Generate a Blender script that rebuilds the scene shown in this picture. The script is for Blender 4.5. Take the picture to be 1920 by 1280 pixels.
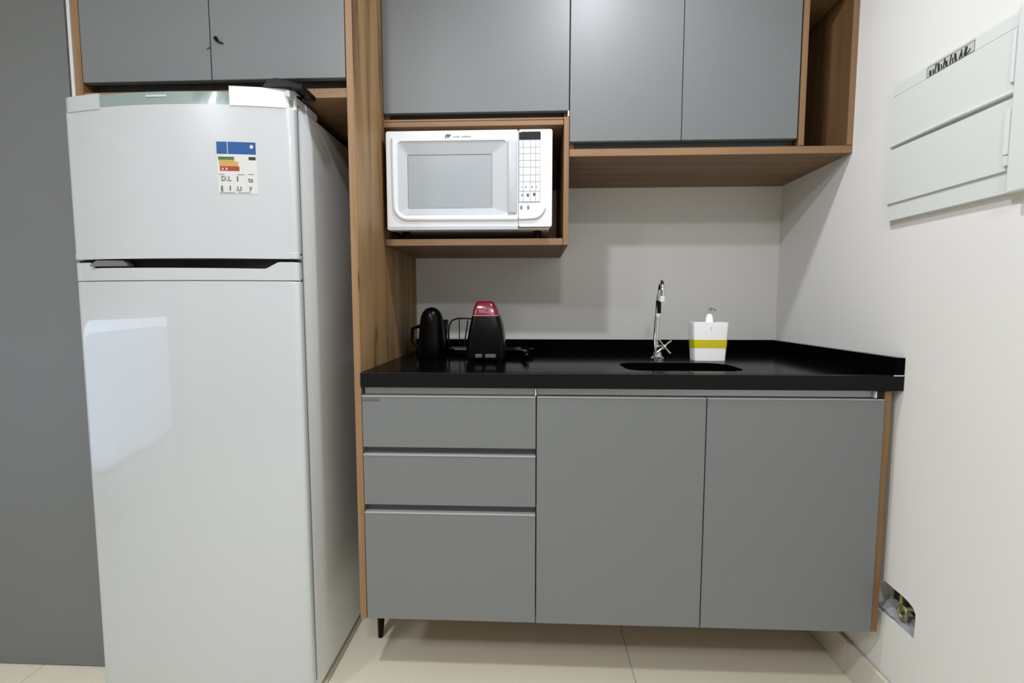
import bpy, bmesh, math, random
from mathutils import Vector, Matrix
random.seed(7)
for o in list(bpy.data.objects): bpy.data.objects.remove(o)
C = bpy.context.scene
COL = C.collection

# ------------------------------------------------------------------ camera
cam = bpy.data.cameras.new('camera'); camo = bpy.data.objects.new('camera', cam); COL.objects.link(camo)
cam.sensor_width = 36; cam.lens = 872.13 / 1920 * 36; cam.clip_start = .02
camo.location = (0, 0, 1.099); camo.rotation_euler = (math.pi/2 - .0767, 0, .0407)
C.camera = camo

# ------------------------------------------------------------------ world, lights, exposure
w = bpy.data.worlds.new('world'); C.world = w; w.use_nodes = True
bg = w.node_tree.nodes['Background']; bg.inputs[0].default_value = (.62, .78, 1, 1); bg.inputs[1].default_value = 4.5
def area(name, loc, size, power, col, rot=(0, 0, 0), shape='DISK', spread=180):
    l = bpy.data.lights.new(name, 'AREA'); l.shape = shape; l.energy = power; l.color = col; l.spread = math.radians(spread)
    if isinstance(size, tuple): l.size, l.size_y = size
    else: l.size = size
    o = bpy.data.objects.new(name, l); COL.objects.link(o); o.location = loc; o.rotation_euler = rot
    return o
CEIL = 2.36
WARM = (.955, .98, 1.045)
area('spot_lamp', (.22, 1.00, CEIL-.03), .09, 9, WARM)
area('spot_lamp', (-.55, .10, CEIL-.03), .12, 18, WARM)
area('spot_lamp', (.10, -.80, CEIL-.03), .16, 15, WARM)
area('spot_lamp', (-1.6, -.6, CEIL-.03), .3, 15, WARM)
C.view_settings.view_transform = 'Standard'; C.view_settings.look = 'None'
C.view_settings.exposure = .22; C.view_settings.gamma = 1; C.view_settings.use_curve_mapping = False
C.cycles.use_denoising = True
C.cycles.max_bounces = 10; C.cycles.diffuse_bounces = 6
C.cycles.caustics_reflective = False; C.cycles.caustics_refractive = False

# ------------------------------------------------------------------ materials
def s2l(c): return tuple(((v/255)/12.92 if v/255 <= .04045 else ((v/255+.055)/1.055)**2.4) for v in c)
def mat(name, rgb, rough=.5, metal=0, coat=0, noise=0, nscale=8, bump=0, trans=0, ior=1.45, spec=.5, coatr=.05, bscale=60):
    m = bpy.data.materials.new(name); m.use_nodes = True
    nt = m.node_tree; b = nt.nodes['Principled BSDF']
    c = s2l(rgb) + (1,)
    b.inputs['Base Color'].default_value = c; b.inputs['Roughness'].default_value = rough
    b.inputs['Metallic'].default_value = metal; b.inputs['Coat Weight'].default_value = coat
    b.inputs['Coat Roughness'].default_value = coatr
    b.inputs['Transmission Weight'].default_value = trans; b.inputs['IOR'].default_value = ior
    b.inputs['Specular IOR Level'].default_value = spec
    tc = nt.nodes.new('ShaderNodeTexCoord')
    if noise:
        n = nt.nodes.new('ShaderNodeTexNoise'); n.inputs['Scale'].default_value = nscale; n.inputs['Detail'].default_value = 4
        nt.links.new(tc.outputs['Object'], n.inputs['Vector'])
        r = nt.nodes.new('ShaderNodeMapRange'); r.inputs['To Min'].default_value = 1-noise; r.inputs['To Max'].default_value = 1+noise
        nt.links.new(n.outputs['Fac'], r.inputs['Value'])
        v = nt.nodes.new('ShaderNodeVectorMath'); v.operation = 'SCALE'; v.inputs[0].default_value = c[:3]
        nt.links.new(r.outputs[0], v.inputs['Scale']); nt.links.new(v.outputs[0], b.inputs['Base Color'])
    if bump:
        n2 = nt.nodes.new('ShaderNodeTexNoise'); n2.inputs['Scale'].default_value = bscale; n2.inputs['Detail'].default_value = 3
        nt.links.new(tc.outputs['Object'], n2.inputs['Vector'])
        bp = nt.nodes.new('ShaderNodeBump'); bp.inputs['Strength'].default_value = bump; bp.inputs['Distance'].default_value = .002
        nt.links.new(n2.outputs['Fac'], bp.inputs['Height']); nt.links.new(bp.outputs[0], b.inputs['Normal'])
    return m

def wood(name, axis, c0, c1, c2, knots=1.0, off=0):
    """oak melamine: stretched noise along an axis, dark streaks and small knots"""
    m = bpy.data.materials.new(name); m.use_nodes = True
    nt = m.node_tree; b = nt.nodes['Principled BSDF']; N = nt.nodes.new; L = nt.links.new
    b.inputs['Roughness'].default_value = .5; b.inputs['Specular IOR Level'].default_value = .35
    tc = N('ShaderNodeTexCoord'); mp = N('ShaderNodeMapping')
    sc = [9, 9, 9]; sc[axis] = .55
    mp.inputs['Scale'].default_value = sc; mp.inputs['Location'].default_value = (off, off*.7, off*1.3)
    L(tc.outputs['Object'], mp.inputs[0])
    n = N('ShaderNodeTexNoise'); n.inputs['Scale'].default_value = 1.6; n.inputs['Detail'].default_value = 6; n.inputs['Distortion'].default_value = .9
    L(mp.outputs[0], n.inputs['Vector'])
    r = N('ShaderNodeValToRGB'); cr = r.color_ramp
    cr.elements[0].position = .36; cr.elements[0].color = s2l(c0)+(1,)
    cr.elements[1].position = .72; cr.elements[1].color = s2l(c2)+(1,)
    e = cr.elements.new(.5); e.color = s2l(c1)+(1,)
    L(n.outputs['Fac'], r.inputs[0])
    # fine fibre
    mp2 = N('ShaderNodeMapping'); s2 = [160, 160, 160]; s2[axis] = 3; mp2.inputs['Scale'].default_value = s2
    L(tc.outputs['Object'], mp2.inputs[0])
    n2 = N('ShaderNodeTexNoise'); n2.inputs['Scale'].default_value = 1; n2.inputs['Detail'].default_value = 3; L(mp2.outputs[0], n2.inputs['Vector'])
    r2 = N('ShaderNodeMapRange'); r2.inputs['To Min'].default_value = .82; r2.inputs['To Max'].default_value = 1.15; L(n2.outputs['Fac'], r2.inputs['Value'])
    mx = N('ShaderNodeVectorMath'); mx.operation = 'SCALE'; L(r.outputs[0], mx.inputs[0]); L(r2.outputs[0], mx.inputs['Scale'])
    # knots
    mp3 = N('ShaderNodeMapping'); s3 = [14, 14, 14]; s3[axis] = 5; mp3.inputs['Scale'].default_value = s3; mp3.inputs['Location'].default_value = (off, .3, .2)
    L(tc.outputs['Object'], mp3.inputs[0])
    v = N('ShaderNodeTexVoronoi'); v.inputs['Scale'].default_value = 1; L(mp3.outputs[0], v.inputs['Vector'])
    r3 = N('ShaderNodeMapRange'); r3.inputs['From Min'].default_value = .05; r3.inputs['From Max'].default_value = .20
    r3.inputs['To Min'].default_value = 1-.6*knots; r3.inputs['To Max'].default_value = 1; L(v.outputs['Distance'], r3.inputs['Value'])
    mx2 = N('ShaderNodeVectorMath'); mx2.operation = 'SCALE'; L(mx.outputs[0], mx2.inputs[0]); L(r3.outputs[0], mx2.inputs['Scale'])
    L(mx2.outputs[0], b.inputs['Base Color'])
    return m

M = {}
M['wall'] = mat('wall_paint', (227, 226, 223), .85, noise=.015, nscale=3, bump=.05)
M['wall_far'] = mat('wall_paint_greige', (176, 174, 168), .85, noise=.015, nscale=3)
M['ceiling'] = mat('ceiling_paint', (236, 236, 232), .9, noise=.01)
M['tile'] = mat('porcelain_tile', (233, 226, 205), .22, noise=.03, nscale=3, coat=.2)
M['grout'] = mat('grout', (168, 162, 146), .9, noise=.05, nscale=40)
M['base'] = mat('baseboard_tile', (214, 208, 196), .3, noise=.02, nscale=4)
M['grey'] = mat('grey_melamine', (113, 116, 117), .47, noise=.012, nscale=2, bump=.04, bscale=300)
M['greydark'] = mat('grey_channel', (84, 87, 89), .5, noise=.02)
M['alu'] = mat('aluminium_profile', (150, 152, 154), .35, metal=.7, noise=.03, nscale=30)
M['oakv'] = wood('oak_vertical', 2, (78, 54, 30), (136, 107, 70), (162, 131, 90), 1.3)
M['oakv2'] = wood('oak_vertical_calm_shaded', 2, (100, 74, 48), (118, 90, 60), (136, 106, 72), .1, 3)  # board sides and insides, shade painted in as a darker oak
M['oakh'] = wood('oak_horizontal_shaded', 0, (108, 82, 58), (124, 96, 70), (140, 110, 80), .15, 5)  # undersides and backs, shade painted into the darker tone
M['edge'] = wood('oak_edge_band_lit', 2, (128, 98, 68), (142, 110, 78), (154, 118, 84), .1, 9)  # edge banding, lit front tone painted lighter than the board faces
M['edgeh'] = wood('oak_edge_band_lit_horizontal', 0, (128, 98, 70), (142, 110, 80), (156, 120, 88), .1, 9)
M['granite'] = mat('black_granite', (6, 6, 7), .12, noise=.3, nscale=300, coat=0, spec=.5, ior=1.07)
M['granite_edge'] = mat('black_granite_edge', (25, 25, 26), .3, noise=.2, nscale=300, spec=.5, ior=1.15)
M['white'] = mat('white_enamel', (186, 190, 193), .28, coat=.8, noise=.008, nscale=3, coatr=.03)
M['whiteside'] = mat('white_painted_steel', (204, 206, 206), .45, noise=.01, nscale=3, bump=.05, bscale=200)
M['plastic'] = mat('white_plastic', (220, 222, 224), .35, noise=.01)
M['plastic2'] = mat('panel_board_plastic', (216, 220, 216), .4, noise=.01)
M['trimgreen'] = mat('grey_green_trim', (134, 150, 145), .25, noise=.02, coat=.4)
M['black'] = mat('black_plastic', (4, 4, 5), .28, noise=.1, nscale=20, spec=.15)
M['blackm'] = mat('black_matte', (14, 13, 12), .7, noise=.1, nscale=20)
M['gasket'] = mat('grey_gasket', (105, 106, 106), .7, noise=.05)
M['chrome'] = mat('chrome', (215, 215, 212), .08, metal=1, noise=.02)
M['steel'] = mat('dark_basin', (92, 94, 96), .4, metal=.2, noise=.05)
M['window'] = mat('microwave_window', (160, 166, 171), .25, noise=.02, coat=.5)
M['lip'] = mat('light_edge_strip', (158, 160, 162), .4, noise=.01)
M['mwgrey'] = mat('light_grey_plastic', (186, 190, 195), .4, noise=.01)
M['ink'] = mat('grey_ink', (88, 90, 92), .6, noise=.1)
M['inkb'] = mat('black_ink', (35, 38, 38), .6, noise=.1)
M['blue'] = mat('blue_print', (6, 70, 132), .4, noise=.06, nscale=60)
M['green'] = mat('green_print', (74, 98, 52), .5, noise=.1, nscale=80)
M['lime'] = mat('lime_print', (160, 156, 80), .5, noise=.05)
M['orange'] = mat('orange_print', (186, 142, 72), .5, noise=.05)
M['redp'] = mat('red_print', (150, 54, 30), .5, noise=.08, nscale=80)
M['paper'] = mat('label_paper', (196, 196, 192), .5, noise=.01)
M['yellow'] = mat('yellow_band', (208, 196, 20), .4, noise=.03)
M['soapw'] = mat('white_dispenser_plastic', (250, 251, 249), .35, noise=.01)
M['clear'] = mat('clear_plastic', (235, 235, 232), .08, noise=.005, trans=.8)
M['smoke'] = mat('smoked_glass', (70, 74, 78), .05, noise=.02, trans=.85)
M['red'] = mat('crimson_plastic', (112, 12, 36), .22, noise=.04, coat=.3)
M['pink'] = mat('pink_print', (226, 150, 160), .5, noise=.05)
M['brass'] = mat('greenish_brass', (150, 150, 98), .3, metal=.6, noise=.15, nscale=60)
M['mortar'] = mat('rough_mortar', (74, 71, 60), .95, noise=.3, nscale=50, bump=.8)
M['dirtw'] = mat('crumpled_plastic', (210, 212, 212), .4, noise=.1, nscale=60)
M['glass'] = mat('window_glass', (250, 252, 255), .0, noise=.002, trans=1)
M['blind'] = mat('roller_blind', (196, 196, 192), .8, noise=.02)
M['sheer'] = mat('added_sheer', (240, 244, 250), .6, noise=.01, trans=.8)
M['curtain'] = mat('curtain_cloth', (225, 226, 232), .9, noise=.02)
M['lamp'] = mat('lamp_trim', (235, 235, 235), .4, noise=.01)

# ------------------------------------------------------------------ helpers
def base_of(p):
    v = Vector((0, 0, 0))
    while p is not None: v += p.location; p = p.parent
    return v
def obj(name, bm, m, parent=None, smooth=False, kind=None, label=None):
    me = bpy.data.meshes.new(name)
    bmesh.ops.recalc_face_normals(bm, faces=bm.faces)
    off = base_of(parent)
    if off.length: bmesh.ops.translate(bm, verts=bm.verts, vec=-off)
    if smooth:
        for f in bm.faces: f.smooth = True
    bm.to_mesh(me); bm.free()
    o = bpy.data.objects.new(name, me); COL.objects.link(o)
    for x in (m if isinstance(m, (list, tuple)) else [m]): me.materials.append(x)
    if smooth: me.set_sharp_from_angle(angle=math.radians(38))
    if parent: o.parent = parent
    if kind: o['kind'] = kind
    if label: o['label'] = label
    return o
def thing(name, label, cat, loc=(0, 0, 0), group=None):
    o = bpy.data.objects.new(name, None); COL.objects.link(o); o.location = loc; o.empty_display_size = .05
    o['label'] = label; o['category'] = cat
    if group: o['group'] = group
    return o
def addbox(bm, x0, x1, y0, y1, z0, z1, bev=0, seg=1):
    v = [bm.verts.new((x, y, z)) for x in (x0, x1) for y in (y0, y1) for z in (z0, z1)]
    fs = [(0,1,3,2),(4,6,7,5),(0,4,5,1),(2,3,7,6),(0,2,6,4),(1,5,7,3)]
    F = [bm.faces.new([v[i] for i in f]) for f in fs]
    if bev:
        es = list({e for f in F for e in f.edges})
        bmesh.ops.bevel(bm, geom=es, offset=bev, segments=seg, profile=.5, affect='EDGES')
def box(name, x0, x1, y0, y1, z0, z1, m, parent=None, bev=.0008, seg=1, kind=None, label=None, smooth=False):
    bm = bmesh.new(); addbox(bm, x0, x1, y0, y1, z0, z1, bev, seg)
    if m in (M['oakv2'], M['oakh']):          # boards: banded front edge in a lit tone, shaded faces painted darker
        o = obj(name, bm, [m, M['edge'] if m is M['oakv2'] else M['edgeh']], parent, smooth=smooth, kind=kind, label=label)
        for p in o.data.polygons:
            if p.normal.y < -.9: p.material_index = 1
        return o
    return obj(name, bm, m, parent, smooth=smooth, kind=kind, label=label)
def tube(bm, pts, rad, n=10, cap=True):
    pts = [Vector(p) for p in pts]; rings = []
    rads = rad if isinstance(rad, (list, tuple)) else [rad]*len(pts)
    up = None
    for i, p in enumerate(pts):
        t = (pts[min(i+1, len(pts)-1)] - pts[max(i-1, 0)]).normalized()
        if up is None:
            up = Vector((0, 0, 1)) if abs(t.z) < .9 else Vector((1, 0, 0))
        a = t.cross(up).normalized(); up = a.cross(t).normalized()
        rings.append([bm.verts.new(p + (a*math.cos(k*2*math.pi/n) + up*math.sin(k*2*math.pi/n))*rads[i]) for k in range(n)])
    for r0, r1 in zip(rings, rings[1:]):
        for k in range(n): bm.faces.new((r0[k], r0[(k+1) % n], r1[(k+1) % n], r1[k]))
    if cap: bm.faces.new(rings[0]); bm.faces.new(rings[-1][::-1])
def lathe(bm, prof, c, n=24, sx=1, sy=1, caps=True):
    rings = [[bm.verts.new((c[0]+r*sx*math.cos(k*2*math.pi/n), c[1]+r*sy*math.sin(k*2*math.pi/n), c[2]+z)) for k in range(n)] for r, z in prof]
    for r0, r1 in zip(rings, rings[1:]):
        for k in range(n): bm.faces.new((r0[k], r0[(k+1) % n], r1[(k+1) % n], r1[k]))
    if caps: bm.faces.new(rings[0][::-1]); bm.faces.new(rings[-1])
def plate(outer, holes, axis, a, b):
    """flat plate between a and b along axis, outline and holes given in the other two coordinates"""
    bm = bmesh.new()
    def P(u, v, t):
        return {0: (t, u, v), 1: (u, t, v), 2: (u, v, t)}[axis]
    loops = []
    es = []
    for L in [outer] + holes:
        vs = [bm.verts.new(P(u, v, a)) for u, v in L]
        loops.append(vs)
        es += [bm.edges.new((vs[i], vs[(i+1) % len(vs)])) for i in range(len(vs))]
    r = bmesh.ops.triangle_fill(bm, use_beauty=True, use_dissolve=False, edges=es)
    fs = [f for f in bm.faces]
    ex = bmesh.ops.extrude_face_region(bm, geom=fs)
    nv = [e for e in ex['geom'] if isinstance(e, bmesh.types.BMVert)]
    vec = [0, 0, 0]; vec[axis] = b-a
    bmesh.ops.translate(bm, verts=nv, vec=vec)
    return bm
def rrect(x0, x1, y0, y1, r, n=6):
    out = []
    for cx, cy, a0 in ((x1-r, y1-r, 0), (x0+r, y1-r, 90), (x0+r, y0+r, 180), (x1-r, y0+r, 270)):
        for k in range(n+1):
            a = math.radians(a0 + 90*k/n); out.append((cx+r*math.cos(a), cy+r*math.sin(a)))
    return out
def prism(bm, poly, axis, a, b):
    def P(u, v, t): return {0: (t, u, v), 1: (u, t, v), 2: (u, v, t)}[axis]
    A = [bm.verts.new(P(u, v, a)) for u, v in poly]; B = [bm.verts.new(P(u, v, b)) for u, v in poly]
    bm.faces.new(A[::-1]); bm.faces.new(B)
    n = len(poly)
    for i in range(n): bm.faces.new((A[i], A[(i+1) % n], B[(i+1) % n], B[i]))
def text_mesh(name, txt, size, loc, m, parent, shear=0, sx=1, rot=(math.pi/2, 0, 0), bold=0, yfun=None):
    cu = bpy.data.curves.new(name, 'FONT'); cu.body = txt; cu.size = size; cu.extrude = .0002; cu.shear = shear; cu.offset = bold
    cu.resolution_u = 2
    t = bpy.data.objects.new(name, cu); COL.objects.link(t)
    dg = bpy.context.evaluated_depsgraph_get()
    me = bpy.data.meshes.new_from_object(t.evaluated_get(dg))
    bpy.data.objects.remove(t)
    mt = Matrix.Translation(Vector(loc)) @ Matrix.Rotation(rot[2], 4, 'Z') @ Matrix.Rotation(rot[0], 4, 'X') @ Matrix.Diagonal((sx, 1, 1, 1))
    me.transform(mt)
    if yfun:
        for v in me.vertices: v.co.y += yfun(v.co.x)
    me.transform(Matrix.Translation(-base_of(parent)))
    me.materials.clear(); me.materials.append(m)
    o = bpy.data.objects.new(name, me); COL.objects.link(o); o.parent = parent
    return o

# ------------------------------------------------------------------ room
XW, YB, XL, YR = .958, 1.861, -2.75, -2.6
# floor: base plus tiles
fl = box('floor', XL-.1, XW+.12, YR-.1, YB+.12, -.08, -.0025, M['grout'], kind='structure', bev=0)
TS = .9
xs = [-1.49 + TS*k for k in range(-2, 3)]; ys = [1.66 - TS*k for k in range(-1, 6)]
tme = {}
g = .0012
for i in range(len(xs)):
    x0 = xs[i]; x1 = x0+TS
    for y1 in ys:
        y0 = y1-TS
        a, b, c, d = max(x0, XL)+g, min(x1, XW)-g, max(y0, YR)+g, min(y1, YB)-g
        if b-a < .02 or d-c < .02: continue
        key = (round(b-a, 4), round(d-c, 4))
        if key not in tme:
            bm = bmesh.new(); addbox(bm, 0, b-a, 0, d-c, -.006, 0, .0006)
            me = bpy.data.meshes.new('floor_tile'); bmesh.ops.recalc_face_normals(bm, faces=bm.faces); bm.to_mesh(me); bm.free(); me.materials.append(M['tile']); tme[key] = me
        o = bpy.data.objects.new('floor_tile', tme[key]); COL.objects.link(o); o.location = (a, c, 0); o.parent = fl
box('ceiling', XL-.1, XW+.12, YR-.1, YB+.12, CEIL, CEIL+.1, M['ceiling'], kind='structure', bev=0)
box('wall_back', XL-.1, XW+.12, YB, YB+.1, 0, CEIL, M['wall'], kind='structure', bev=0)
box('wall_rear', XL-.1, XW+.12, YR-.1, YR, 0, CEIL, M['wall_far'], kind='structure', bev=0)
# right wall with the broken service hole low beside the sink cabinet
hole = [(1.262, .350), (1.240, .358), (1.212, .3555), (1.186, .3545), (1.165, .351), (1.150, .345), (1.1415, .333), (1.141, .31), (1.142, .272), (1.150, .264),
        (1.166, .2675), (1.186, .268), (1.205, .266), (1.222, .266), (1.240, .263), (1.262, .262), (1.285, .27), (1.29, .34)]
obj('wall_right', plate([(YR-.1, 0), (YB, 0), (YB, CEIL), (YR-.1, CEIL)], [hole], 0, XW, XW+.06), M['wall'], kind='structure')
bm = bmesh.new()
addbox(bm, XW+.06, XW+.12, YR-.1, YB, 0, CEIL)
wb = obj('wall_right_core', bm, M['mortar'], kind='structure'); wb.name = 'wall_right_core'
# left wall with a low window under a blind
WY0, WY1, WZ0, WZ1 = -1.05, .65, .14, 2.0
obj('wall_left', plate([(YR-.1, 0), (YB, 0), (YB, CEIL), (YR-.1, CEIL)], [[(WY0, WZ0), (WY1, WZ0), (WY1, WZ1), (WY0, WZ1)]], 0, XL-.1, XL), M['wall'], kind='structure')
bm = bmesh.new()
addbox(bm, XL-.07, XL-.03, WY0, WY1, WZ0, WZ0+.04); addbox(bm, XL-.07, XL-.03, WY0, WY1, WZ1-.04, WZ1)
addbox(bm, XL-.07, XL-.03, WY0, WY0+.04, WZ0+.04, WZ1-.04); addbox(bm, XL-.07, XL-.03, WY1-.04, WY1, WZ0+.04, WZ1-.04)
wf = obj('window_1', bm, M['plastic'], kind='structure')
box('pane', XL-.052, XL-.048, WY0+.04, WY1-.04, WZ0+.04, WZ1-.04, M['glass'], wf, bev=0)
box('roller_blind', XL-.02, XL-.016, WY0+.01, WY1-.01, WZ0+.01, .955, M['sheer'], wf, bev=0, label='unseen sheer added to dim the window below a bright gap')  # added unseen sheet, leaves a bright strip for the fridge reflection
box('roller_blind', XL-.02, XL-.016, WY0+.01, WY1-.01, 1.02, WZ1-.01, M['blind'], wf, bev=0)

# curtain hanging beside the window
bm = bmesh.new(); rows = []
for k in range(41):
    y = -1.30+.26*k/40; x = XL+.05+.018*math.sin(k*1.35)
    rows.append((bm.verts.new((x, y, .03)), bm.verts.new((x, y, 2.2))))
for a, b in zip(rows, rows[1:]): bm.faces.new((a[0], b[0], b[1], a[1]))
bmesh.ops.solidify(bm, geom=bm.faces[:], thickness=.003)
o = obj('curtain', bm, M['curtain'], smooth=True); o['label'] = 'white gathered curtain hanging beside the window'; o['category'] = 'curtain'
# baseboards, laid in tile pieces
bb = box('baseboard_right', XW-.004, XW, YR, YB, 0, .09, M['grout'], kind='structure', bev=0)
yy = YB-.004
for ln in (.50, .9, .9, .9, .9):
    y0 = max(yy-ln, YR)
    box('baseboard_tile', XW-.015, XW-.004, y0+.001, yy-.001, .001, .102, M['base'], bb, bev=.001)
    yy = y0
bb2 = box('baseboard_back', -.45, XW-.016, YB-.004, YB, 0, .09, M['grout'], kind='structure', bev=0)
for x0, x1 in ((-.45, .15), (.15, XW-.016)):
    box('baseboard_tile', x0+.001, x1-.001, YB-.015, YB-.004, .001, .102, M['base'], bb2, bev=.001)

# white wall stub between wardrobe and fridge niche
box('wall_partition', -1.2775, -1.268, 1.292, YB, 0, CEIL, M['wall'], kind='structure', bev=0)

# water pipe fitting in the hole
t = thing('pipe_fitting', 'greenish brass pipe ring inside the broken hole low in the right wall', 'pipe', (XW+.03, 1.19, .30))
bm = bmesh.new()
n = 20; R = .017
tube(bm, [(XW+.012, 1.194+R*.75*math.cos(a), .302+R*math.sin(a)) for a in [k*2*math.pi/n for k in range(n+1)]], .0042, 8, cap=False)
obj('ring', bm, M['brass'], t, smooth=True)
bm = bmesh.new(); tube(bm, [(XW+.014, 1.203, .321), (XW+.018, 1.209, .335), (XW+.03, 1.215, .352)], [.005, .0045, .006], 8)
obj('valve_stem', bm, M['brass'], t, smooth=True)
bm = bmesh.new(); tube(bm, [(XW+.013, 1.185, .319), (XW+.03, 1.176, .322)], [.004, .006], 8)
obj('nut', bm, M['brass'], t, smooth=True)
# rubble / plastic sheet at the bottom of the hole
bm = bmesh.new()
G = {}
for i in range(9):
    for j in range(5):
        G[i, j] = bm.verts.new((XW+.004+.012*j, 1.146+.0155*i, .264+.003*j+.006*random.random()+(.014*(i/8))))
for i in range(8):
    for j in range(4): bm.faces.new((G[i, j], G[i+1, j], G[i+1, j+1], G[i, j+1]))
bmesh.ops.solidify(bm, geom=bm.faces[:], thickness=.002)
o = obj('plastic_sheet', bm, M['dirtw']); o['label'] = 'crumpled white plastic lining the bottom edge of the wall hole'; o['category'] = 'plastic sheet'

# ------------------------------------------------------------------ grey tall wardrobe at the far left
t = thing('wardrobe', 'tall plain grey wardrobe front at the far left beside the refrigerator', 'wardrobe', (-1.8, 1.5, 0))
box('body', XL+.01, -1.281, 1.306, 1.85, .006, 2.33, M['white'], t, bev=.001)
box('door', -1.93, -1.2795, 1.286, 1.304, .004, 2.33, M['grey'], t, bev=.001)
box('door', XL+.01, -1.933, 1.286, 1.304, .004, 2.33, M['grey'], t, bev=.001)

# ------------------------------------------------------------------ tall oak side panel
YL = 1.228
t = thing('tall_side_panel', 'tall knotty oak side panel standing between refrigerator and kitchen cabinets', 'panel', (-.468, 1.5, 0))
o = box('board', -.477, -.459, YL, 1.858, .221, 2.34, [M['oakv'], M['edge']], t, bev=.0006)
for p in o.data.polygons:
    if p.normal.y < -.9: p.material_index = 1
bm = bmesh.new(); tube(bm, [(-.4805, 1.425, .2208), (-.497, 1.452, .001)], [.019, .0085], 14)
obj('leg', bm, M['black'], t, smooth=True)

# ------------------------------------------------------------------ cabinet over the fridge
t = thing('overhead_cabinet', 'grey two-door cabinet with oak frame above the refrigerator', 'cabinet', (-.83, 1.5, 1.647))
box('side_panel', -1.202, -1.1835, YL+.0, 1.855, 1.63, 2.34, M['oakv2'], t)
box('bottom_board', -1.183, -.4775, YL+.002, 1.855, 1.636, 1.660, M['oakh'], t)
box('back_panel', -1.183, -.4775, 1.835, 1.855, 1.660, 2.32, M['oakh'], t)
box('handle_channel', -1.183, -.4775, YL+.045, YL+.065, 1.660, 1.70, M['greydark'], t)
box('top_board', -1.183, -.4775, YL+.02, 1.855, 2.32, 2.34, M['oakh'], t)
box('shelf_board', -1.183, -.4775, YL+.022, 1.83, 1.700, 1.715, M['oakh'], t)
box('door', -1.1815, -.8345, YL, YL+.018, 1.685, 2.335, M['grey'], t, bev=.001)
d = box('door', -.8315, -.4795, YL, YL+.018, 1.685, 2.335, M['grey'], t, bev=.001)
bm = bmesh.new()
tube(bm, [(-.8155, YL-.004, 1.790), (-.814, YL-.006, 1.786), (-.811, YL-.006, 1.782), (-.8085, YL-.005, 1.779), (-.803, YL-.004, 1.776), (-.797, YL-.003, 1.7745)],
     [.0028, .0052, .0045, .0022, .0014, .0018], 8)
obj('pull_cord', bm, M['black'], d, smooth=True, label='small black pull cord on the grey door')
bm = bmesh.new(); tube(bm, [(-.8325, YL-.0015, 1.7665), (-.837, YL-.0015, 1.765), (-.8415, YL-.0015, 1.7615)], [.0009, .001, .0014], 6)
obj('pull_cord', bm, M['ink'], d, smooth=True, label='short dark thread end at the door gap')

# ------------------------------------------------------------------ wall cabinet with flap door and microwave niche
YU = 1.469
t = thing('wall_cabinet', 'grey flap-door wall cabinet over an oak microwave niche', 'cabinet', (-.17, 1.66, 1.287))
XN = .115
def wb(name, *a, m='oakh', **k): return box(name, *a, M[m], t, **k)
wb('side_panel', -.4585, -.4435, YU+.02, 1.858, 1.674, 2.34, m='oakv2')
wb('side_panel', XN-.0165, XN, YU+.0, 1.858, 1.287, 1.672, m='oakv2')
wb('side_panel', XN-.0165, XN-.001, YU+.02, 1.858, 1.674, 2.34, m='oakv2')
wb('bottom_board', -.4585, XN-.0175, YU+.0, 1.858, 1.287, 1.308, m='oakh')
wb('niche_top_board', -.4585, XN-.0175, YU+.0, 1.858, 1.649, 1.664, m='oakh')
wb('back_panel', -.443, XN-.0175, 1.83, 1.857, 1.309, 2.32, m='oakh')
wb('top_board', -.443, XN-.0175, YU+.02, 1.83, 2.32, 2.34, m='oakh')
wb('edge_strip', -.458, XN-.017, YU+.001, YU+.02, 1.6655, 1.6715, m='edgeh')
wb('handle_channel', -.443, XN-.018, YU+.035, YU+.05, 1.6725, 1.72, m='greydark')
wb('end_cap', XN-.005, XN-.0005, YU-.001, YU+.018, 1.673, 1.690, m='plastic')
wb('flap_door', -.4575, XN-.0015, YU, YU+.018, 1.6905, 2.335, m='grey', bev=.001)

# ------------------------------------------------------------------ wall cabinet right: two doors and an open shelf
t = thing('wall_cabinet', 'grey two-door wall cabinet with open oak end shelf above the sink', 'cabinet', (.53, 1.66, 1.554))
wb('bottom_board', XN+.001, XW-.001, YU, 1.858, 1.554, 1.576, m='oakh')
wb('side_panel', XN+.001, XN+.016, YU+.02, 1.858, 1.577, 2.34, m='oakv2')
wb('partition', .7985, .8155, YU, 1.855, 1.577, 2.34, m='oakv2')
wb('side_panel', .940, XW-.001, YU, 1.858, 1.577, 2.34, m='oakv2')
wb('shelf_board', .816, .9395, YU+.012, 1.84, 2.03, 2.048, m='oakh')
wb('back_panel', XN+.017, .9395, 1.845, 1.857, 1.577, 2.32, m='oakv2')
wb('top_board', XN+.017, .9395, YU+.02, 1.845, 2.32, 2.34, m='oakh')
wb('handle_channel', XN+.017, .798, YU+.03, YU+.042, 1.577, 1.62, m='greydark')
wb('door', XN+.0015, .4515, YU, YU+.018, 1.5985, 2.335, m='grey', bev=.001)
wb('door', .4540, .7945, YU, YU+.018, 1.5985, 2.335, m='grey', bev=.001)
bm = bmesh.new(); tube(bm, [(.8065, YU-.0008, 1.5795), (.8065, YU+.002, 1.5795)], .003, 10)
obj('screw_cap', bm, M['greydark'], t)

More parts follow.
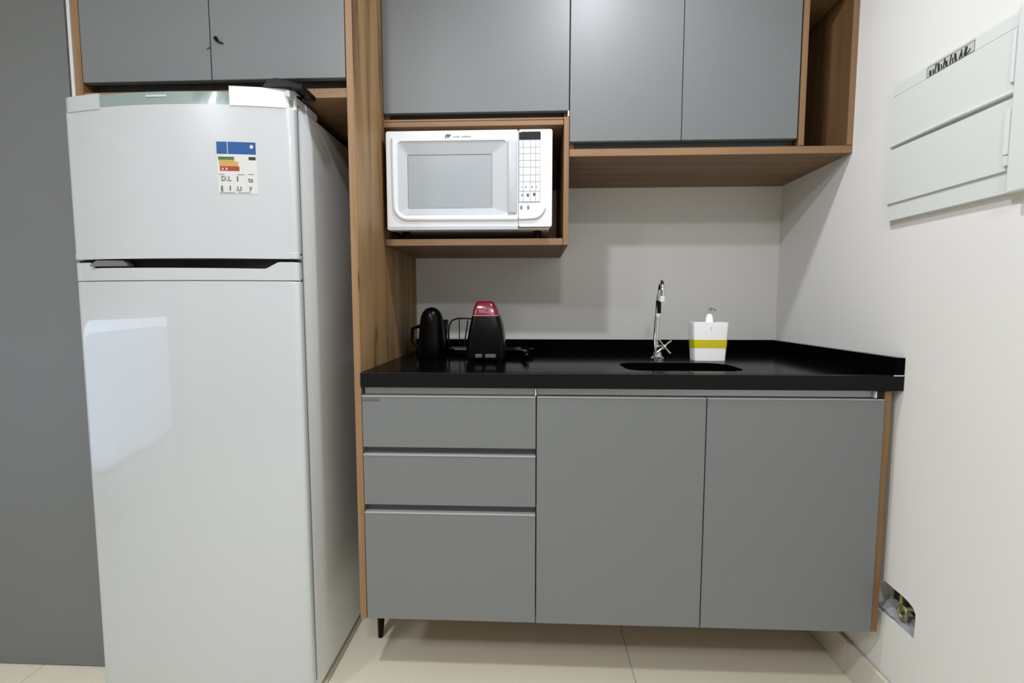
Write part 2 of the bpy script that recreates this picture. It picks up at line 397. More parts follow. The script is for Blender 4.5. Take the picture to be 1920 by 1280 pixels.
# ------------------------------------------------------------------ base cabinets
t = thing('drawer_cabinet', 'grey base cabinet with three drawers left of the sink cabinet', 'cabinet', (-.22, 1.5, .221))
wb('bottom_board', -.4585, .0145, YL+.02, 1.84, .222, .240)
wb('side_panel', -.4585, -.4435, YL+.021, 1.84, .241, .878, m='oakv2')
wb('side_panel', -.0005, .0145, YL+.021, 1.84, .241, .878, m='oakv2')
wb('back_panel', -.443, -.001, 1.825, 1.84, .241, .878)
wb('handle_rail', -.4520, .0112, YL+.010, YL+.0195, .859, .8795, m='alu', label='grey metal rail under the worktop')
wb('end_cap', .0118, .0148, YL-.0015, YL+.02, .859, .8795, m='plastic')
def drawer(z0, z1, tab=False):
    d = box('drawer', -.4575, .0135, YL, YL+.018, z0, z1, M['grey'], t, bev=.001)
    box('handle_lip', -.4573, .0133, YL-.0015, YL+.018, z1+.0003, z1+.0045, M['lip'], d, bev=.0005)
    if tab: box('label_tab', -.4555, -.409, YL-.0016, YL, .8425, .8475, M['ink'], d, bev=.0004)
    return d
drawer(.7145, .8525, True); drawer(.553, .6905); drawer(.2225, .5275)
wb('handle_channel', -.4582, .0142, YL+.0185, YL+.0195, .680, .725, m='greydark')
wb('handle_channel', -.4582, .0142, YL+.0185, YL+.0195, .515, .565, m='greydark')
bm = bmesh.new(); tube(bm, [(-.42, 1.80, .2215), (-.42, 1.81, .001)], [.021, .0085], 14)
obj('leg', bm, M['black'], t, smooth=True)

t = thing('sink_cabinet', 'grey two-door base cabinet with oak side under the sink', 'cabinet', (.47, 1.5, .221))
wb('bottom_board', .0155, .918, YL+.02, 1.84, .222, .240)
wb('side_panel', .0155, .0305, YL+.02, 1.84, .241, .878, m='oakv2')
bm = bmesh.new(); addbox(bm, .9185, .936, YL+.003, 1.84, .2215, .8785, .0008); obj('side_panel', bm, M['oakv2'], t)  # front kept in the darker oak to paint in its shade
wb('back_panel', .031, .918, 1.825, 1.84, .241, .60)
wb('handle_rail', .0165, .892, YL+.010, YL+.0195, .860, .8795, m='alu', label='grey metal rail under the worktop')
wb('end_cap', .893, .896, YL-.001, YL+.02, .860, .8785, m='plastic')
wb('filler_block', .8965, .918, YL+.004, YL+.03, .860, .878, m='blackm')
for x0, x1 in ((.0165, .4625), (.4655, .9175)):
    d = box('door', x0, x1, YL, YL+.018, .2215, .8535, M['grey'], t, bev=.001)
    box('handle_lip', x0+.0005, x1-.0005, YL-.001, YL+.018, .8538, .8572, M['lip'], d, bev=.0005)
for x in (.1, .86):
    bm = bmesh.new(); tube(bm, [(x, 1.80, .2215), (x, 1.80, .001)], [.02, .0085], 14); obj('leg', bm, M['black'], t, smooth=True)

# ------------------------------------------------------------------ worktop
t = thing('worktop', 'glossy black granite worktop with backsplash and sink cutout', 'worktop', (.25, 1.5, .88))
cut = rrect(.27, .60, 1.285, 1.475, .06, 8)
obj('slab', plate([(-.4585, 1.2415), (.957, 1.2415), (.957, 1.86), (-.4585, 1.86)], [cut], 2, .895, .92), M['granite'], t)
box('front_apron', -.4585, .957, 1.221, 1.2412, .880, .9195, M['granite_edge'], t, bev=.0015, seg=2)
box('backsplash', -.4585, .937, 1.841, 1.86, .9205, .966, M['granite'], t, bev=.001)
o = box('backsplash', .9375, .957, 1.2215, 1.86, .9205, .966, M['granite'], t, bev=.001)
bm = bmesh.new()
for a, b in (([(.9405, 1.2205), (.957, 1.2205)], 0),): addbox(bm, .930, .957, 1.2203, 1.2215, .9185, .9215)
obj('joint_seam', bm, M['mwgrey'], t)
# basin under the cutout
bm = bmesh.new()
R0 = rrect(.262, .608, 1.277, 1.483, .065, 8); R1 = rrect(.28, .59, 1.295, 1.465, .05, 8)
a = [bm.verts.new((x, y, .8945)) for x, y in R0]; b = [bm.verts.new((x, y, .76)) for x, y in R1]
for i in range(len(a)): bm.faces.new((a[i], a[(i+1) % len(a)], b[(i+1) % len(a)], b[i]))
bm.faces.new(b)
bmesh.ops.recalc_face_normals(bm, faces=bm.faces)
bmesh.ops.solidify(bm, geom=bm.faces[:], thickness=.0012)
bs = obj('sink_basin', bm, M['steel'], t, smooth=True)
bm = bmesh.new(); lathe(bm, [(.028, 0), (.03, .002), (.022, .003), (.02, .001)], (.44, 1.38, .7615), 20)
obj('drain', bm, M['chrome'], bs, smooth=True)
bm = bmesh.new()
tube(bm, [(.505+.008*math.cos(k*math.pi/8), 1.318+.008*math.sin(k*math.pi/8), .0) for k in range(17)], .0014, 6, cap=False)
bmesh.ops.translate(bm, verts=bm.verts, vec=(0, .16, .885)); 
bmesh.ops.rotate(bm, verts=bm.verts, cent=(.505, 1.478, .885), matrix=Matrix.Rotation(math.radians(80), 3, 'X'))
obj('overflow_ring', bm, M['chrome'], bs, smooth=True)

# ------------------------------------------------------------------ faucet
FX, FY = .421, 1.56
t = thing('faucet', 'chrome gooseneck tap with cross handle behind the sink', 'faucet', (FX, FY, .92))
bm = bmesh.new(); lathe(bm, [(.022, 0), (.022, .006), (.016, .010), (.013, .022), (.012, .03)], (FX, FY, .9203), 20)
obj('base_flange', bm, M['chrome'], t, smooth=True)
bm = bmesh.new()
pts = [(FX-.004, FY, .948), (FX-.006, FY, .985), (FX-.004, FY, 1.05), (FX, FY, 1.12), (FX+.003, FY, 1.150)]
rad = [.0115, .0105, .0085, .0075, .0062]
for k in range(1, 11):
    a = math.pi*k/10
    q = .045*(1-math.cos(a)); pts.append((FX+.003-.18*q, FY-q, 1.146+.031*math.sin(a))); rad.append(.0062)
pts.append((FX-.013, FY-.09, 1.128)); rad.append(.0065)
tube(bm, pts, rad, 12); obj('spout', bm, M['chrome'], t, smooth=True)
bm = bmesh.new(); tube(bm, [(FX-.013, FY-.09, 1.129), (FX-.013, FY-.09, 1.112)], [.0085, .0085], 14); obj('aerator', bm, M['plastic'], t, smooth=True)
bm = bmesh.new(); tube(bm, [(FX-.0005, FY, 1.074), (FX, FY, 1.116)], [.0092, .0082], 14); obj('painted_reflection', bm, M['black'], t, smooth=True)  # black band painting the dark room's reflection onto the chrome
bm = bmesh.new(); tube(bm, [(FX-.001, FY, 1.063), (FX-.001, FY, 1.074)], [.0098, .0098], 14); obj('collar', bm, M['plastic'], t, smooth=True)
bm = bmesh.new(); tube(bm, [(FX, FY, .955), (FX+.013, FY-.028, .966)], [.011, .009], 12); obj('valve_body', bm, M['chrome'], t, smooth=True)
h = None
for a in (40, 130, 220, 310):
    bm = bmesh.new(); c = Vector((FX+.013, FY-.030, .966)); d = Vector((math.cos(math.radians(a)), .0, math.sin(math.radians(a))))
    tube(bm, [c, c+d*.012, c+d*.030], [.0035, .003, .0046], 8)
    obj('handle', bm, M['chrome'], t, smooth=True)

# ------------------------------------------------------------------ soap dispenser
t = thing('soap_dispenser', 'white tapered soap and sponge dispenser with yellow band', 'soap dispenser', (.585, 1.54, .92))
def taper(z0, z1, out=0, y0=1.53, y1=1.585):
    # body narrows towards the bottom
    def hw(z): return .0495 + (.0575-.0495)*(z-.92)/.125
    bm = bmesh.new(); xc = .584; rings = []
    for z in (z0, z1):
        h = hw(z)+out; r = rrect(xc-h, xc+h, y0-out, y1+out, .008, 4)
        rings.append([bm.verts.new((x, y, z)) for x, y in r])
    n = len(rings[0])
    for i in range(n): bm.faces.new((rings[0][i], rings[0][(i+1) % n], rings[1][(i+1) % n], rings[1][i]))
    bm.faces.new(rings[0][::-1]); bm.faces.new(rings[1]); return bm
obj('container', taper(.9203, 1.045), M['soapw'], t, smooth=True)
obj('band', taper(.962, .989, .0007), M['yellow'], t, smooth=True)
box('mark', .5815, .5835, 1.5292, 1.53, 1.018, 1.03, M['mwgrey'], t, bev=0)
bm = bmesh.new(); lathe(bm, [(.012, 0), (.012, .01), (.009, .022), (.006, .027)], (.586, 1.555, 1.0453), 16)
obj('pump_collar', bm, M['soapw'], t, smooth=True)
bm = bmesh.new(); lathe(bm, [(.004, 0), (.004, .012), (.009, .014), (.009, .019), (.005, .021)], (.588, 1.555, 1.0725), 16)
tube(bm, [(.588, 1.553, 1.0885), (.590, 1.53, 1.0885), (.591, 1.52, 1.085)], .003, 8)
obj('pump_head', bm, M['clear'], t, smooth=True)

# ------------------------------------------------------------------ coffee machine
t = thing('coffee_maker', 'black tapered coffee maker with crimson top on the worktop', 'coffee maker', (-.145, 1.53, .92))
def frus(levels, xc, y0, y1, r):
    bm = bmesh.new(); rings = []
    for z, hl, hr, dy in levels:
        rr = rrect(xc-hl, xc+hr, y0+dy, y1-dy*.4, r, 5)
        rings.append([bm.verts.new((x, y, z)) for x, y in rr])
    n = len(rings[0])
    for a, b in zip(rings, rings[1:]):
        for i in range(n): bm.faces.new((a[i], a[(i+1) % n], b[(i+1) % n], b[i]))
    bm.faces.new(rings[0][::-1]); bm.faces.new(rings[-1]); return bm
obj('body', frus([(.9300, .064, .062, 0), (.96, .062, .062, .0), (.992, .059, .059, .002), (1.04, .051, .051, .010), (1.0665, .0455, .0425, .016)], -.146, 1.475, 1.60, .014), M['black'], t, smooth=True)
obj('top_cover', frus([(1.067, .044, .041, .016), (1.09, .040, .034, .020), (1.108, .034, .024, .026), (1.114, .028, .018, .034)], -.146, 1.475, 1.60, .012), M['red'], t, smooth=True)
box('trim_line', -.186, -.106, 1.4895, 1.4915, 1.0662, 1.0682, M['pink'], t, bev=.0003)
bm = bmesh.new()
x0, x1, z0, z1 = -.167, -.132, 1.0775, 1.0895
yf_ = 1.4935
for a in ((x0, x1, z0, z0+.0012), (x0, x1, z1-.0012, z1), (x0, x0+.0012, z0, z1), (x1-.0012, x1, z0, z1+.003)): addbox(bm, a[0], a[1], yf_-.0008, yf_+.004, a[2], a[3])
lg = obj('logo_frame', bm, M['pink'], t)
text_mesh('logo_text', 'xcl', .0125, (-.1635, yf_-.0006, 1.0797), M['pink'], t, sx=1.25)
for x0, x1 in ((-.178, -.156), (-.146, -.112)):
    box('button', x0, x1, 1.4735, 1.477, .9335, .945, M['ink'], t, bev=.001)
for x, y in ((-.195, 1.49), (-.10, 1.49), (-.195, 1.585), (-.10, 1.585)):
    bm = bmesh.new(); tube(bm, [(x, y, .9203), (x, y, .9302)], .008, 10); obj('foot', bm, M['black'], t)

# ------------------------------------------------------------------ black domed kettle, glass, rack, pan
t = thing('thermos_jug', 'tall glossy black domed jug in the corner by the oak panel', 'jug', (-.335, 1.56, .92))
bm = bmesh.new(); lathe(bm, [(.044, 0), (.046, .006), (.045, .06), (.041, .105), (.039, .125)], (-.335, 1.56, .9203), 28)
obj('body', bm, M['black'], t, smooth=True)
bm = bmesh.new(); lathe(bm, [(.0385, .1255), (.036, .142), (.030, .157), (.019, .168), (.007, .173), (.001, .174)], (-.335, 1.56, .9203), 28)
obj('lid', bm, M['black'], t, smooth=True)
bm = bmesh.new(); tube(bm, [(-.376, 1.56, 1.03), (-.402, 1.565, 1.022), (-.405, 1.565, .98), (-.379, 1.56, .955)], .006, 10)
obj('handle', bm, M['black'], t, smooth=True)
t = thing('drinking_glass', 'smoked drinking glass behind the black jug', 'glass', (-.339, 1.70, .92))
bm = bmesh.new(); lathe(bm, [(.026, .0), (.036, .125), (.034, .125), (.0245, .005), (.001, .005)], (-.339, 1.70, .9203), 24, caps=False)
bm.faces.new([v for v in bm.verts[:24]][::-1])
obj('cup', bm, M['smoke'], t, smooth=True)
bm = bmesh.new(); lathe(bm, [(.0365, .1245), (.0372, .126), (.0365, .1275), (.034, .126), (.0365, .1245)], (-.339, 1.70, .9203), 24, caps=False)
obj('rim', bm, M['smoke'], t, smooth=True)

t = thing('wire_rack', 'small black wire rack behind the crimson-topped coffee maker', 'dish rack', (-.235, 1.70, .92))
yk = 1.70
bm = bmesh.new()
pts = [(-.302, yk, .945), (-.303, yk, 1.0), (-.300, yk, 1.028), (-.290, yk, 1.045), (-.272, yk, 1.052), (-.245, yk, 1.053), (-.215, yk, 1.051), (-.19, yk, 1.03), (-.185, yk, .945)]
tube(bm, pts, .0032, 8); obj('hoop', bm, M['blackm'], t, smooth=True)
bm = bmesh.new(); tube(bm, [(-.263, yk, 1.052), (-.263, yk, .945)], .0019, 8); obj('rod', bm, M['blackm'], t, smooth=True)
bm = bmesh.new(); tube(bm, [(-.231, yk, 1.045), (-.247, yk, .945)], .0026, 8); obj('rod', bm, M['blackm'], t, smooth=True)
bm = bmesh.new(); tube(bm, [(-.208, yk, 1.048), (-.208, yk, .945)], .0019, 8); obj('rod', bm, M['blackm'], t, smooth=True)
box('tray', -.300, -.165, 1.665, 1.735, .9203, .946, M['black'], t, bev=.005, seg=2)

t = thing('frying_pan', 'low black pan with handle pointing right beside coffee maker', 'pan', (-.24, 1.36, .92))
bm = bmesh.new(); lathe(bm, [(.045, 0), (.055, .006), (.060, .024), (.0575, .024), (.052, .008), (.001, .006)], (-.05, 1.68, .9203), 28, caps=False)
bm.faces.new([v for v in bm.verts[:28]][::-1])
obj('bowl', bm, M['black'], t, smooth=True)
bm = bmesh.new(); tube(bm, [(-.035, 1.625, .941), (-.02, 1.58, .944), (-.014, 1.53, .941)], [.006, .007, .009], 10); obj('handle', bm, M['black'], t, smooth=True)
bm = bmesh.new(); tube(bm, [(-.0135, 1.5215, .941), (-.0132, 1.5185, .941)], [.0035, .003], 10); obj('painted_glint', bm, M['chrome'], t, smooth=True)  # bright disc standing in for a highlight on the handle tip
t.location = (-.05, 1.68, .92)
for ch in t.children:
    ch.data.transform(Matrix.Translation(Vector((-.24, 1.36, .92)) - Vector((-.05, 1.68, .92))))

# ------------------------------------------------------------------ microwave
t = thing('microwave', 'white microwave oven standing in the oak niche', 'microwave', (-.19, 1.6, 1.309))
MY = 1.440
X0, X1, XS, Z0, Z1 = -.4425, .0625, -.0395, 1.331, 1.626
box('casing', X0+.006, X1-.006, MY+.03, 1.79, Z0+.004, Z1-.004, M['plastic'], t, bev=.004, seg=2)
for x in (-.40, .02):
    for y in (1.50, 1.76):
        bm = bmesh.new(); tube(bm, [(x, y, 1.3085), (x, y, 1.336)], .012, 12); obj('foot', bm, M['black'], t)
# door slab with a stepped window opening
o1 = rrect(-.408, -.074, 1.375, 1.597, .012, 4); 
bm = plate(rrect(X0, XS-.0006, Z0, Z1, .006, 4), [o1], 1, MY, MY+.028)
dr = obj('door', bm, M['plastic'], t)
# sloped recess
bm = bmesh.new()
inn = rrect(-.381, -.120, 1.398, 1.560, .004, 4)
A = [bm.verts.new((x, MY+.002, z)) for x, z in o1]; B = [bm.verts.new((x, MY+.013, z)) for x, z in inn]
for i in range(len(A)): bm.faces.new((A[i], A[(i+1) % len(A)], B[(i+1) % len(A)], B[i]))
B2 = [bm.verts.new((x, MY+.018, z)) for x, z in inn]
for i in range(len(B)): bm.faces.new((B[i], B[(i+1) % len(B)], B2[(i+1) % len(B)], B2[i]))
bm.faces.new(B2)
for f in bm.faces: f.material_index = 0
o = obj('window_frame', bm, M['mwgrey'], dr)
box('window_pane', -.3800, -.1210, MY+.0145, MY+.0165, 1.399, 1.559, M['window'], dr, bev=0)
# moulded rim: runs down the left edge, round the corner and along the bottom
def strip(path, wd, th, m, par, name):
    bm = bmesh.new(); P = [Vector((x, 0, z)) for x, z in path]; prev = None
    rows = []
    for i, p in enumerate(P):
        tg = (P[min(i+1, len(P)-1)]-P[max(i-1, 0)]).normalized(); nn = Vector((-tg.z, 0, tg.x))
        row = []
        for u, d in ((-1, 0), (-.8, .6), (-.35, 1), (.35, 1), (.8, .6), (1, 0)):
            q = p + nn*u*wd/2; row.append(bm.verts.new((q.x, MY-.0002-d*th, q.z)))
        rows.append(row)
    for a, b in zip(rows, rows[1:]):
        for k in range(5): bm.faces.new((a[k], a[k+1], b[k+1], b[k]))
        bm.faces.new((a[0], b[0], b[5], a[5]))
    bm.faces.new(rows[0]); bm.faces.new(rows[-1][::-1])
    return obj(name, bm, m, par, smooth=True)
path = [(-.419, 1.604), (-.419, 1.50), (-.418, 1.42)]
for k in range(1, 9):
    a = math.radians(180+90*k/8); path.append((-.378+.040*math.cos(a), 1.405+.040*math.sin(a)))
path += [(-.30, 1.3645), (-.15, 1.3638), (XS-.002, 1.3635)]
strip(path, .016, .006, M['plastic'], dr, 'moulded_rim')
box('handle_strip', -.0715, -.044, MY-.006, MY+.001, 1.378, 1.596, M['mwgrey'], dr, bev=.004, seg=3, smooth=True)
text_mesh('logo_text', 'PP', .0150, (-.262, MY-.0004, 1.6040), M['ink'], dr, shear=.3, bold=.0009)
text_mesh('logo_text', 'cook  midnox', .0085, (-.237, MY-.0004, 1.6055), M['ink'], dr, sx=1.15, shear=.2)
# control side
cp = obj('control_panel', plate(rrect(XS+.0008, X1, Z0+.008, Z1, .006, 4), [], 1, MY, MY+.028), M['plastic'], t)
box('display', -.0375, .0275, MY-.0012, MY+.001, 1.596, 1.618, M['blackm'], cp, bev=.0005)
box('display_label', -.030, .026, MY-.0022, MY-.0010, 1.6185, 1.6235, M['paper'], cp, bev=.0002)
box('keypad_plate', -.0375, .0265, MY-.0006, MY+.001, 1.412, 1.594, M['ink'], cp, bev=0)
cols = [-.0372, -.0245, -.0035, .0128, .0262]
rws = [1.5935, 1.573, 1.5545, 1.535, 1.515, 1.492, 1.472, 1.444, 1.4125]
for j in range(len(rws)-1):
    for i in range(4):
        box('button', cols[i]+.0004, cols[i+1]-.0004, MY-.0018, MY-.0005, rws[j+1]+.0005, rws[j]-.0005, M['plastic'], cp, bev=.0004)
for (x, z, s, a) in ((-.029, 1.580, .004, 0), (-.020, 1.455, .008, 1), (-.001, 1.455, .008, 1), (.014, 1.455, .006, 1), (-.031, 1.455, .006, 1), (-.014, 1.428, .010, 2), (.005, 1.430, .010, 2), (-.03, 1.43, .006, 2)):
    box('button_mark', x, x+s*.7, MY-.0021, MY-.0017, z, z+s*.35 if a < 2 else z+s*.9, M['ink'], cp, bev=0)
text_mesh('button_mark', '0', .015, (-.034, MY-.0004, 1.391), M['ink'], cp, bold=.0005)
text_mesh('button_mark', 'II', .015, (-.013, MY-.0004, 1.391), M['ink'], cp, bold=.0005)
path = [(XS+.0012, 1.3635), (-.01, 1.3645)]
for k in range(1, 9):
    a = math.radians(270+80*k/8); path.append((.003+.036*math.cos(a), 1.401+.036*math.sin(a)))
strip(path, .012, .006, M['plastic'], cp, 'moulded_rim')
box('lower_lip', X0+.004, XS-.001, MY-.002, MY+.02, Z0-.0005, Z0+.011, M['mwgrey'], dr, bev=.001)

# ------------------------------------------------------------------ refrigerator
FX0, FX1, FYF = -1.179, -.589, 1.187
t = thing('refrigerator', 'white two-door refrigerator with energy label left of the oak panel', 'refrigerator', (-.884, 1.5, 0))
XC, HW, BOW = (FX0+FX1)/2, (FX1-FX0)/2, .034
def fprof(inset=0, rear=FYF-.001, n=28, fwd=0):
    """plan outline of a bowed door"""
    P = []
    hw = HW-inset
    rc = .020
    # front points from left to right
    for k in range(n+1):
        u = -1+2*k/n; x = XC+u*(hw-rc)
        y = (FYF-.020) - BOW*(1-(u*(hw-rc)/HW)**2) + inset - fwd
        P.append((x, y))
    yl = P[0][1]; yr = P[-1][1]
    left = []; right = []
    for k in range(1, 6):
        a = k/6*math.pi/2
        left.append((XC-hw+rc-rc*math.sin(a), yl+ (1-math.cos(a))*.014))
        right.append((XC+hw-rc+rc*math.sin(a), yr+(1-math.cos(a))*.014))
    return left[::-1][:0] + [(XC-hw, rear), (XC-hw, yl+.015)] + left[::-1] + P + right + [(XC+hw, yr+.015), (XC+hw, rear)]
def fy(x): # front surface
    return (FYF-.020) - BOW*(1-((x-XC)/HW)**2)
def door(name, z0, z1, m, par, inset=0, fwd=0, bev=.004):
    bm = bmesh.new(); prism(bm, fprof(inset, fwd=fwd), 2, z0, z1)
    if bev:
        es = [e for e in bm.edges if abs(e.verts[0].co.z-e.verts[1].co.z) < 1e-5]
        bmesh.ops.bevel(bm, geom=es, offset=bev, segments=3, profile=.6, affect='EDGES')
    return obj(name, bm, m, par, smooth=True)
box('cabinet_body', FX0, FX1, FYF+.012, 1.82, .030, 1.604, M['whiteside'], t, bev=.006, seg=2, smooth=True)
box('gasket', FX0+.006, FX1-.004, FYF-.0008, FYF+.0118, .06, 1.60, M['gasket'], t, bev=0)
for x in (FX0+.06, FX1-.06):
    for y in (1.26, 1.75):
        bm = bmesh.new(); tube(bm, [(x, y, .0005), (x, y, .031)], [.02, .016], 12); obj('foot', bm, M['black'], t)
fd = door('freezer_door', 1.224, 1.586, M['white'], t)
# slightly proud frame line on freezer lower edge
door('lower_trim', 1.2165, 1.2335, M['white'], fd, 0, .0012, .002)
tt = door('top_trim', 1.5865, 1.616, M['trimgreen'], fd, .001, 0, .003)
# end caps of the trim
def cap(name, xa, xb, za, zb, par, m, slant=0):
    bm = bmesh.new(); n = 10; A = []; 
    rows = []
    for k in range(n+1):
        x = xa+(xb-xa)*k/n
        u = max(-1, min(1, (x-XC)/HW))
        y = fy(x)
        e = min(x-(FX0-.0015), (FX1+.0015)-x)
        if e < .02: y += .014*(1-math.sqrt(max(0, 1-((.02-e)/.02)**2)))
        sl = slant*(k/n if slant > 0 else (1-k/n))
        rows.append([(x, y-.0022, za), (x, y-.0022, zb), (x, y+.05, zb+.001), (x, FYF-.0015, zb), (x, FYF-.0015, za)])
    R = [[bm.verts.new(p) for p in r] for r in rows]
    for a, b in zip(R, R[1:]):
        for k in range(5): bm.faces.new((a[k], a[(k+1) % 5], b[(k+1) % 5], b[k]))
    bm.faces.new(R[0]); bm.faces.new(R[-1][::-1])
    return obj(name, bm, m, par, smooth=True)
cap('trim_cap', FX0-.001, -1.064, 1.582, 1.6185, fd, M['white'])
cap('trim_cap', -.732, FX1+.001, 1.584, 1.629, fd, M['plastic'])
box('badge', -.935, -.884, fy(-.91)-.0008, fy(-.91)+.004, 1.6035, 1.6085, M['mwgrey'], fd, bev=.0004)
# hinge cover
bm = bmesh.new()
prism(bm, [(-.655, 1.6295), (-.640, 1.648), (-.618, 1.650), (-.556, 1.634), (-.558, 1.622), (-.588, 1.6295)], 1, 1.150, 1.222)
obj('hinge_cover', bm, M['black'], t)
box('hinge_bracket', -.600, -.5885, 1.150, 1.30, 1.6045, 1.6212, M['mwgrey'], t, bev=.002)
# lower door with handle scoop on its top strip
ld = door('lower_door', .050, 1.1605, M['white'], t)
st = None
bm = bmesh.new()
# top strip with a scooped upper edge: higher at both ends
pr_ = fprof(0)
A = []; B = []
def topz(x):
    if x < -1.125: return 1.2085
    if x > -.635: return 1.2085
    if x > -.665: return 1.1915 + (x+.665)/.03*.017
    if x < -1.11: return 1.1945+(-1.11-x)/.015*.014
    return 1.1945 - .003*(x+1.11)/.445
fine = []
for a_, b_ in zip(pr_, pr_[1:]):
    for k in range(4): fine.append((a_[0]+(b_[0]-a_[0])*k/4, a_[1]+(b_[1]-a_[1])*k/4))
fine.append(pr_[-1])
A = [bm.verts.new((x, y, 1.1625)) for x, y in fine]; B = [bm.verts.new((x, y, topz(x) if y < FYF-.002 else 1.2)) for x, y in fine]
for i in range(len(A)-1): bm.faces.new((A[i], A[i+1], B[i+1], B[i]))
A2 = [bm.verts.new((x, min(y+.024, FYF-.002), 1.170)) for x, y in fine]; B2 = [bm.verts.new((x, min(y+.006, FYF-.002), topz(x)-.0005)) for x, y in fine]
for i in range(len(A)-1):
    bm.faces.new((B[i], B[i+1], B2[i+1], B2[i])); bm.faces.new((B2[i], B2[i+1], A2[i+1], A2[i])); bm.faces.new((A[i+1], A[i], A2[i], A2[i+1]))
obj('handle_strip', bm, M['white'], ld, smooth=True)
box('handle_recess', FX0+.012, FX1-.012, FYF-.018, FYF-.0015, 1.170, 1.214, M['blackm'], ld, bev=0)
bm = bmesh.new(); prism(bm, [(-1.118, 1.1985), (-1.118, 1.202), (-1.10, 1.213), (-1.03, 1.213), (-1.02, 1.204), (-1.02, 1.1985)], 1, 1.146, 1.166)
obj('hinge_plate', bm, M['gasket'], ld)
# energy label, laid on the bowed freezer door
def lab(name, x0, x1, z0, z1, m, par, d=.0008, n=6, cut=0):
    bm = bmesh.new(); R = []
    for k in range(n+1):
        x = x0+(x1-x0)*k/n
        R.append([bm.verts.new((x, fy(x)-d, z0)), bm.verts.new((x, fy(x)-d, z1)), bm.verts.new((x, fy(x)+.0003, z1)), bm.verts.new((x, fy(x)+.0003, z0))])
    for a, b in zip(R, R[1:]):
        for k in range(4): bm.faces.new((a[k], a[(k+1) % 4], b[(k+1) % 4], b[k]))
    bm.faces.new(R[0]); bm.faces.new(R[-1][::-1])
    return obj(name, bm, m, par)
el = lab('energy_label', -.7685, -.6755, 1.374, 1.4995, M['paper'], fd); el['label'] = 'energy label with blue header and coloured bars'
def lp(x0, x1, z0, z1, m, d=.0012): return lab('label_print', x0, x1, z0, z1, M[m], el, d, 2)
lp(-.768, -.7435, 1.469, 1.498, 'blue'); lp(-.7415, -.677, 1.469, 1.498, 'blue')
lab('label_print', -.7155, -.677, 1.4692, 1.4978, M['blue'], el, .0013, 2)
for k in range(1):
    bm = bmesh.new(); tube(bm, [(-.6865, fy(-.6865)-.0018, 1.487), (-.6865, fy(-.6865)-.0004, 1.487)], .0048, 12); obj('label_print', bm, M['paper'], el)
lp(-.765, -.728, 1.455, 1.4625, 'green'); lp(-.764, -.727, 1.4515, 1.4548, 'lime')
lp(-.763, -.719, 1.440, 1.4512, 'orange'); lp(-.762, -.7165, 1.4285, 1.4395, 'redp')
lp(-.694, -.678, 1.4555, 1.463, 'inkb')
YT = 0
for txt, x, z, s in (('A  B', -.758, 1.4305, .008), ):
    text_mesh('label_text', txt, s, (x, -.0014, z), M['paper'], el, yfun=fy, bold=.0002)
for txt, x, z, s, b in (('D.L', -.760, 1.4045, .0165, .0001), ('I', -.7235, 1.4045, .0165, .0006), ('ts', -.697, 1.4025, .0165, .0002), ('I', -.761, 1.380, .0165, .0012), ('I', -.7415, 1.382, .015, .0006), ('.U', -.7265, 1.381, .015, .0003), ('y', -.695, 1.384, .015, .0002)):
    text_mesh('label_text', txt, s, (x, -.0014, z), M['ink'], el, yfun=fy, bold=b)
for x0, x1, z in ((-.765, -.752, 1.4195), (-.722, -.705, 1.4195), (-.697, -.683, 1.4205), (-.764, -.728, 1.3755), (-.722, -.692, 1.376)):
    lp(x0, x1, z, z+.0011, 'ink')

# ------------------------------------------------------------------ distribution board on the right wall
t = thing('distribution_board', 'white plastic electrical panel board mounted high on the right wall', 'electrical panel', (XW, 1.12, 1.49))
bx = .940
obj('frame', plate(rrect(.945, 1.296, 1.322, 1.668, .006, 3), [], 0, bx+.002, XW-.0005), M['plastic2'], t)
box('top_strip', bx-.001, bx+.0018, .975, 1.292, 1.6375, 1.663, M['plastic2'], t, bev=.0006)
ud = box('upper_door', bx-.004, bx+.0018, .9705, 1.290, 1.510, 1.6355, M['plastic2'], t, bev=.0012)
lo = box('lower_door', bx-.003, bx+.0018, .9705, 1.292, 1.364, 1.503, M['plastic2'], t, bev=.0012)
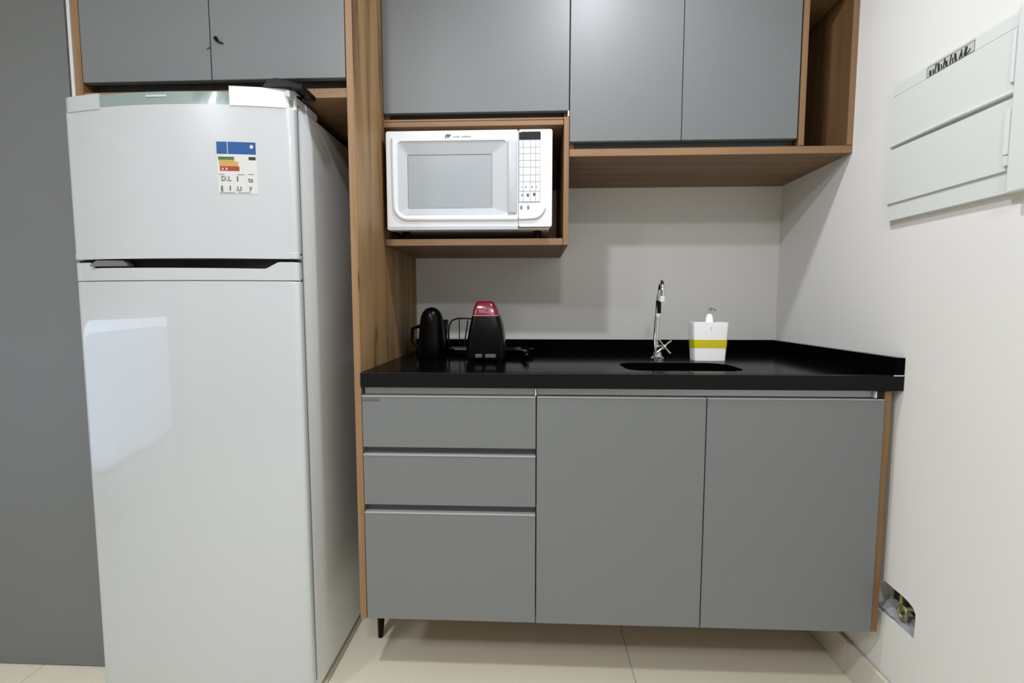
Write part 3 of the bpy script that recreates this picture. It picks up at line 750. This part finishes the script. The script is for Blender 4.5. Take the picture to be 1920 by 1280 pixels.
# rounded lip along the lower edge of the upper door
bm = bmesh.new(); tube(bm, [(bx-.004, .971, 1.513), (bx-.0065, 1.10, 1.5125), (bx-.004, 1.289, 1.511)], [.004, .0045, .0025], 10); obj('door_lip', bm, M['plastic2'], ud, smooth=True)
lab_ = box('circuit_label', bx-.0016, bx-.0009, 1.070, 1.190, 1.6380, 1.6645, M['paper'], t, bev=0)
bm = bmesh.new()
random.seed(4)
for k in range(13):
    y = 1.180-.0075*k+random.uniform(-.002, .002); hgt = random.uniform(.009, .022)
    p = [(bx-.002, y, 1.6400), (bx-.002, y-.004*random.uniform(-1, 1), 1.640+hgt)]
    tube(bm, p, .0015 if k % 3 else .0026, 5)
tube(bm, [(bx-.002, 1.092, 1.6405), (bx-.002, 1.083, 1.643), (bx-.002, 1.080, 1.6485)], .0014, 5)
for a in (1.6387, 1.6597): tube(bm, [(bx-.0018, 1.0705, a), (bx-.0018, 1.1895, a)], .0004, 5)
for a in (1.0705, 1.1895): tube(bm, [(bx-.0018, a, 1.6387), (bx-.0018, a, 1.6597)], .0004, 5)
obj('handwriting', bm, M['inkb'], lab_)
box('latch', bx-.010, bx-.0035, .974, .9825, 1.531, 1.632, M['plastic'], t, bev=.002, seg=2)
box('latch', bx-.010, bx-.003, .974, .986, 1.394, 1.482, M['plastic'], t, bev=.002, seg=2)
box('latch_foot', bx-.009, bx-.003, .968, .984, 1.373, 1.3925, M['plastic2'], t, bev=.001)
box('side_cover', bx-.014, bx+.0018, .930, .9695, 1.318, 1.672, M['plastic2'], t, bev=.003, seg=2)

# ------------------------------------------------------------------ ceiling lamps (housings of the lights above)
k = 0
for nm, x, y, r in (('nearest the cabinets', .22, 1.0, .05), ('above the middle of the room', -.55, .10, .06), ('behind the middle of the room', .10, -.80, .08), ('by the window', -1.6, -.6, .15)):
    bm = bmesh.new(); lathe(bm, [(r+.004, 0), (r+.02, 0), (r+.022, .008), (r+.004, .012), (r+.004, 0)], (x, y, CEIL-.0125), 28, caps=False)
    o = obj('ceiling_lamp', bm, M['lamp'], smooth=True); o['label'] = 'round white ceiling lamp ring '+nm; o['category'] = 'lamp'; o['group'] = 'ceiling lamps'
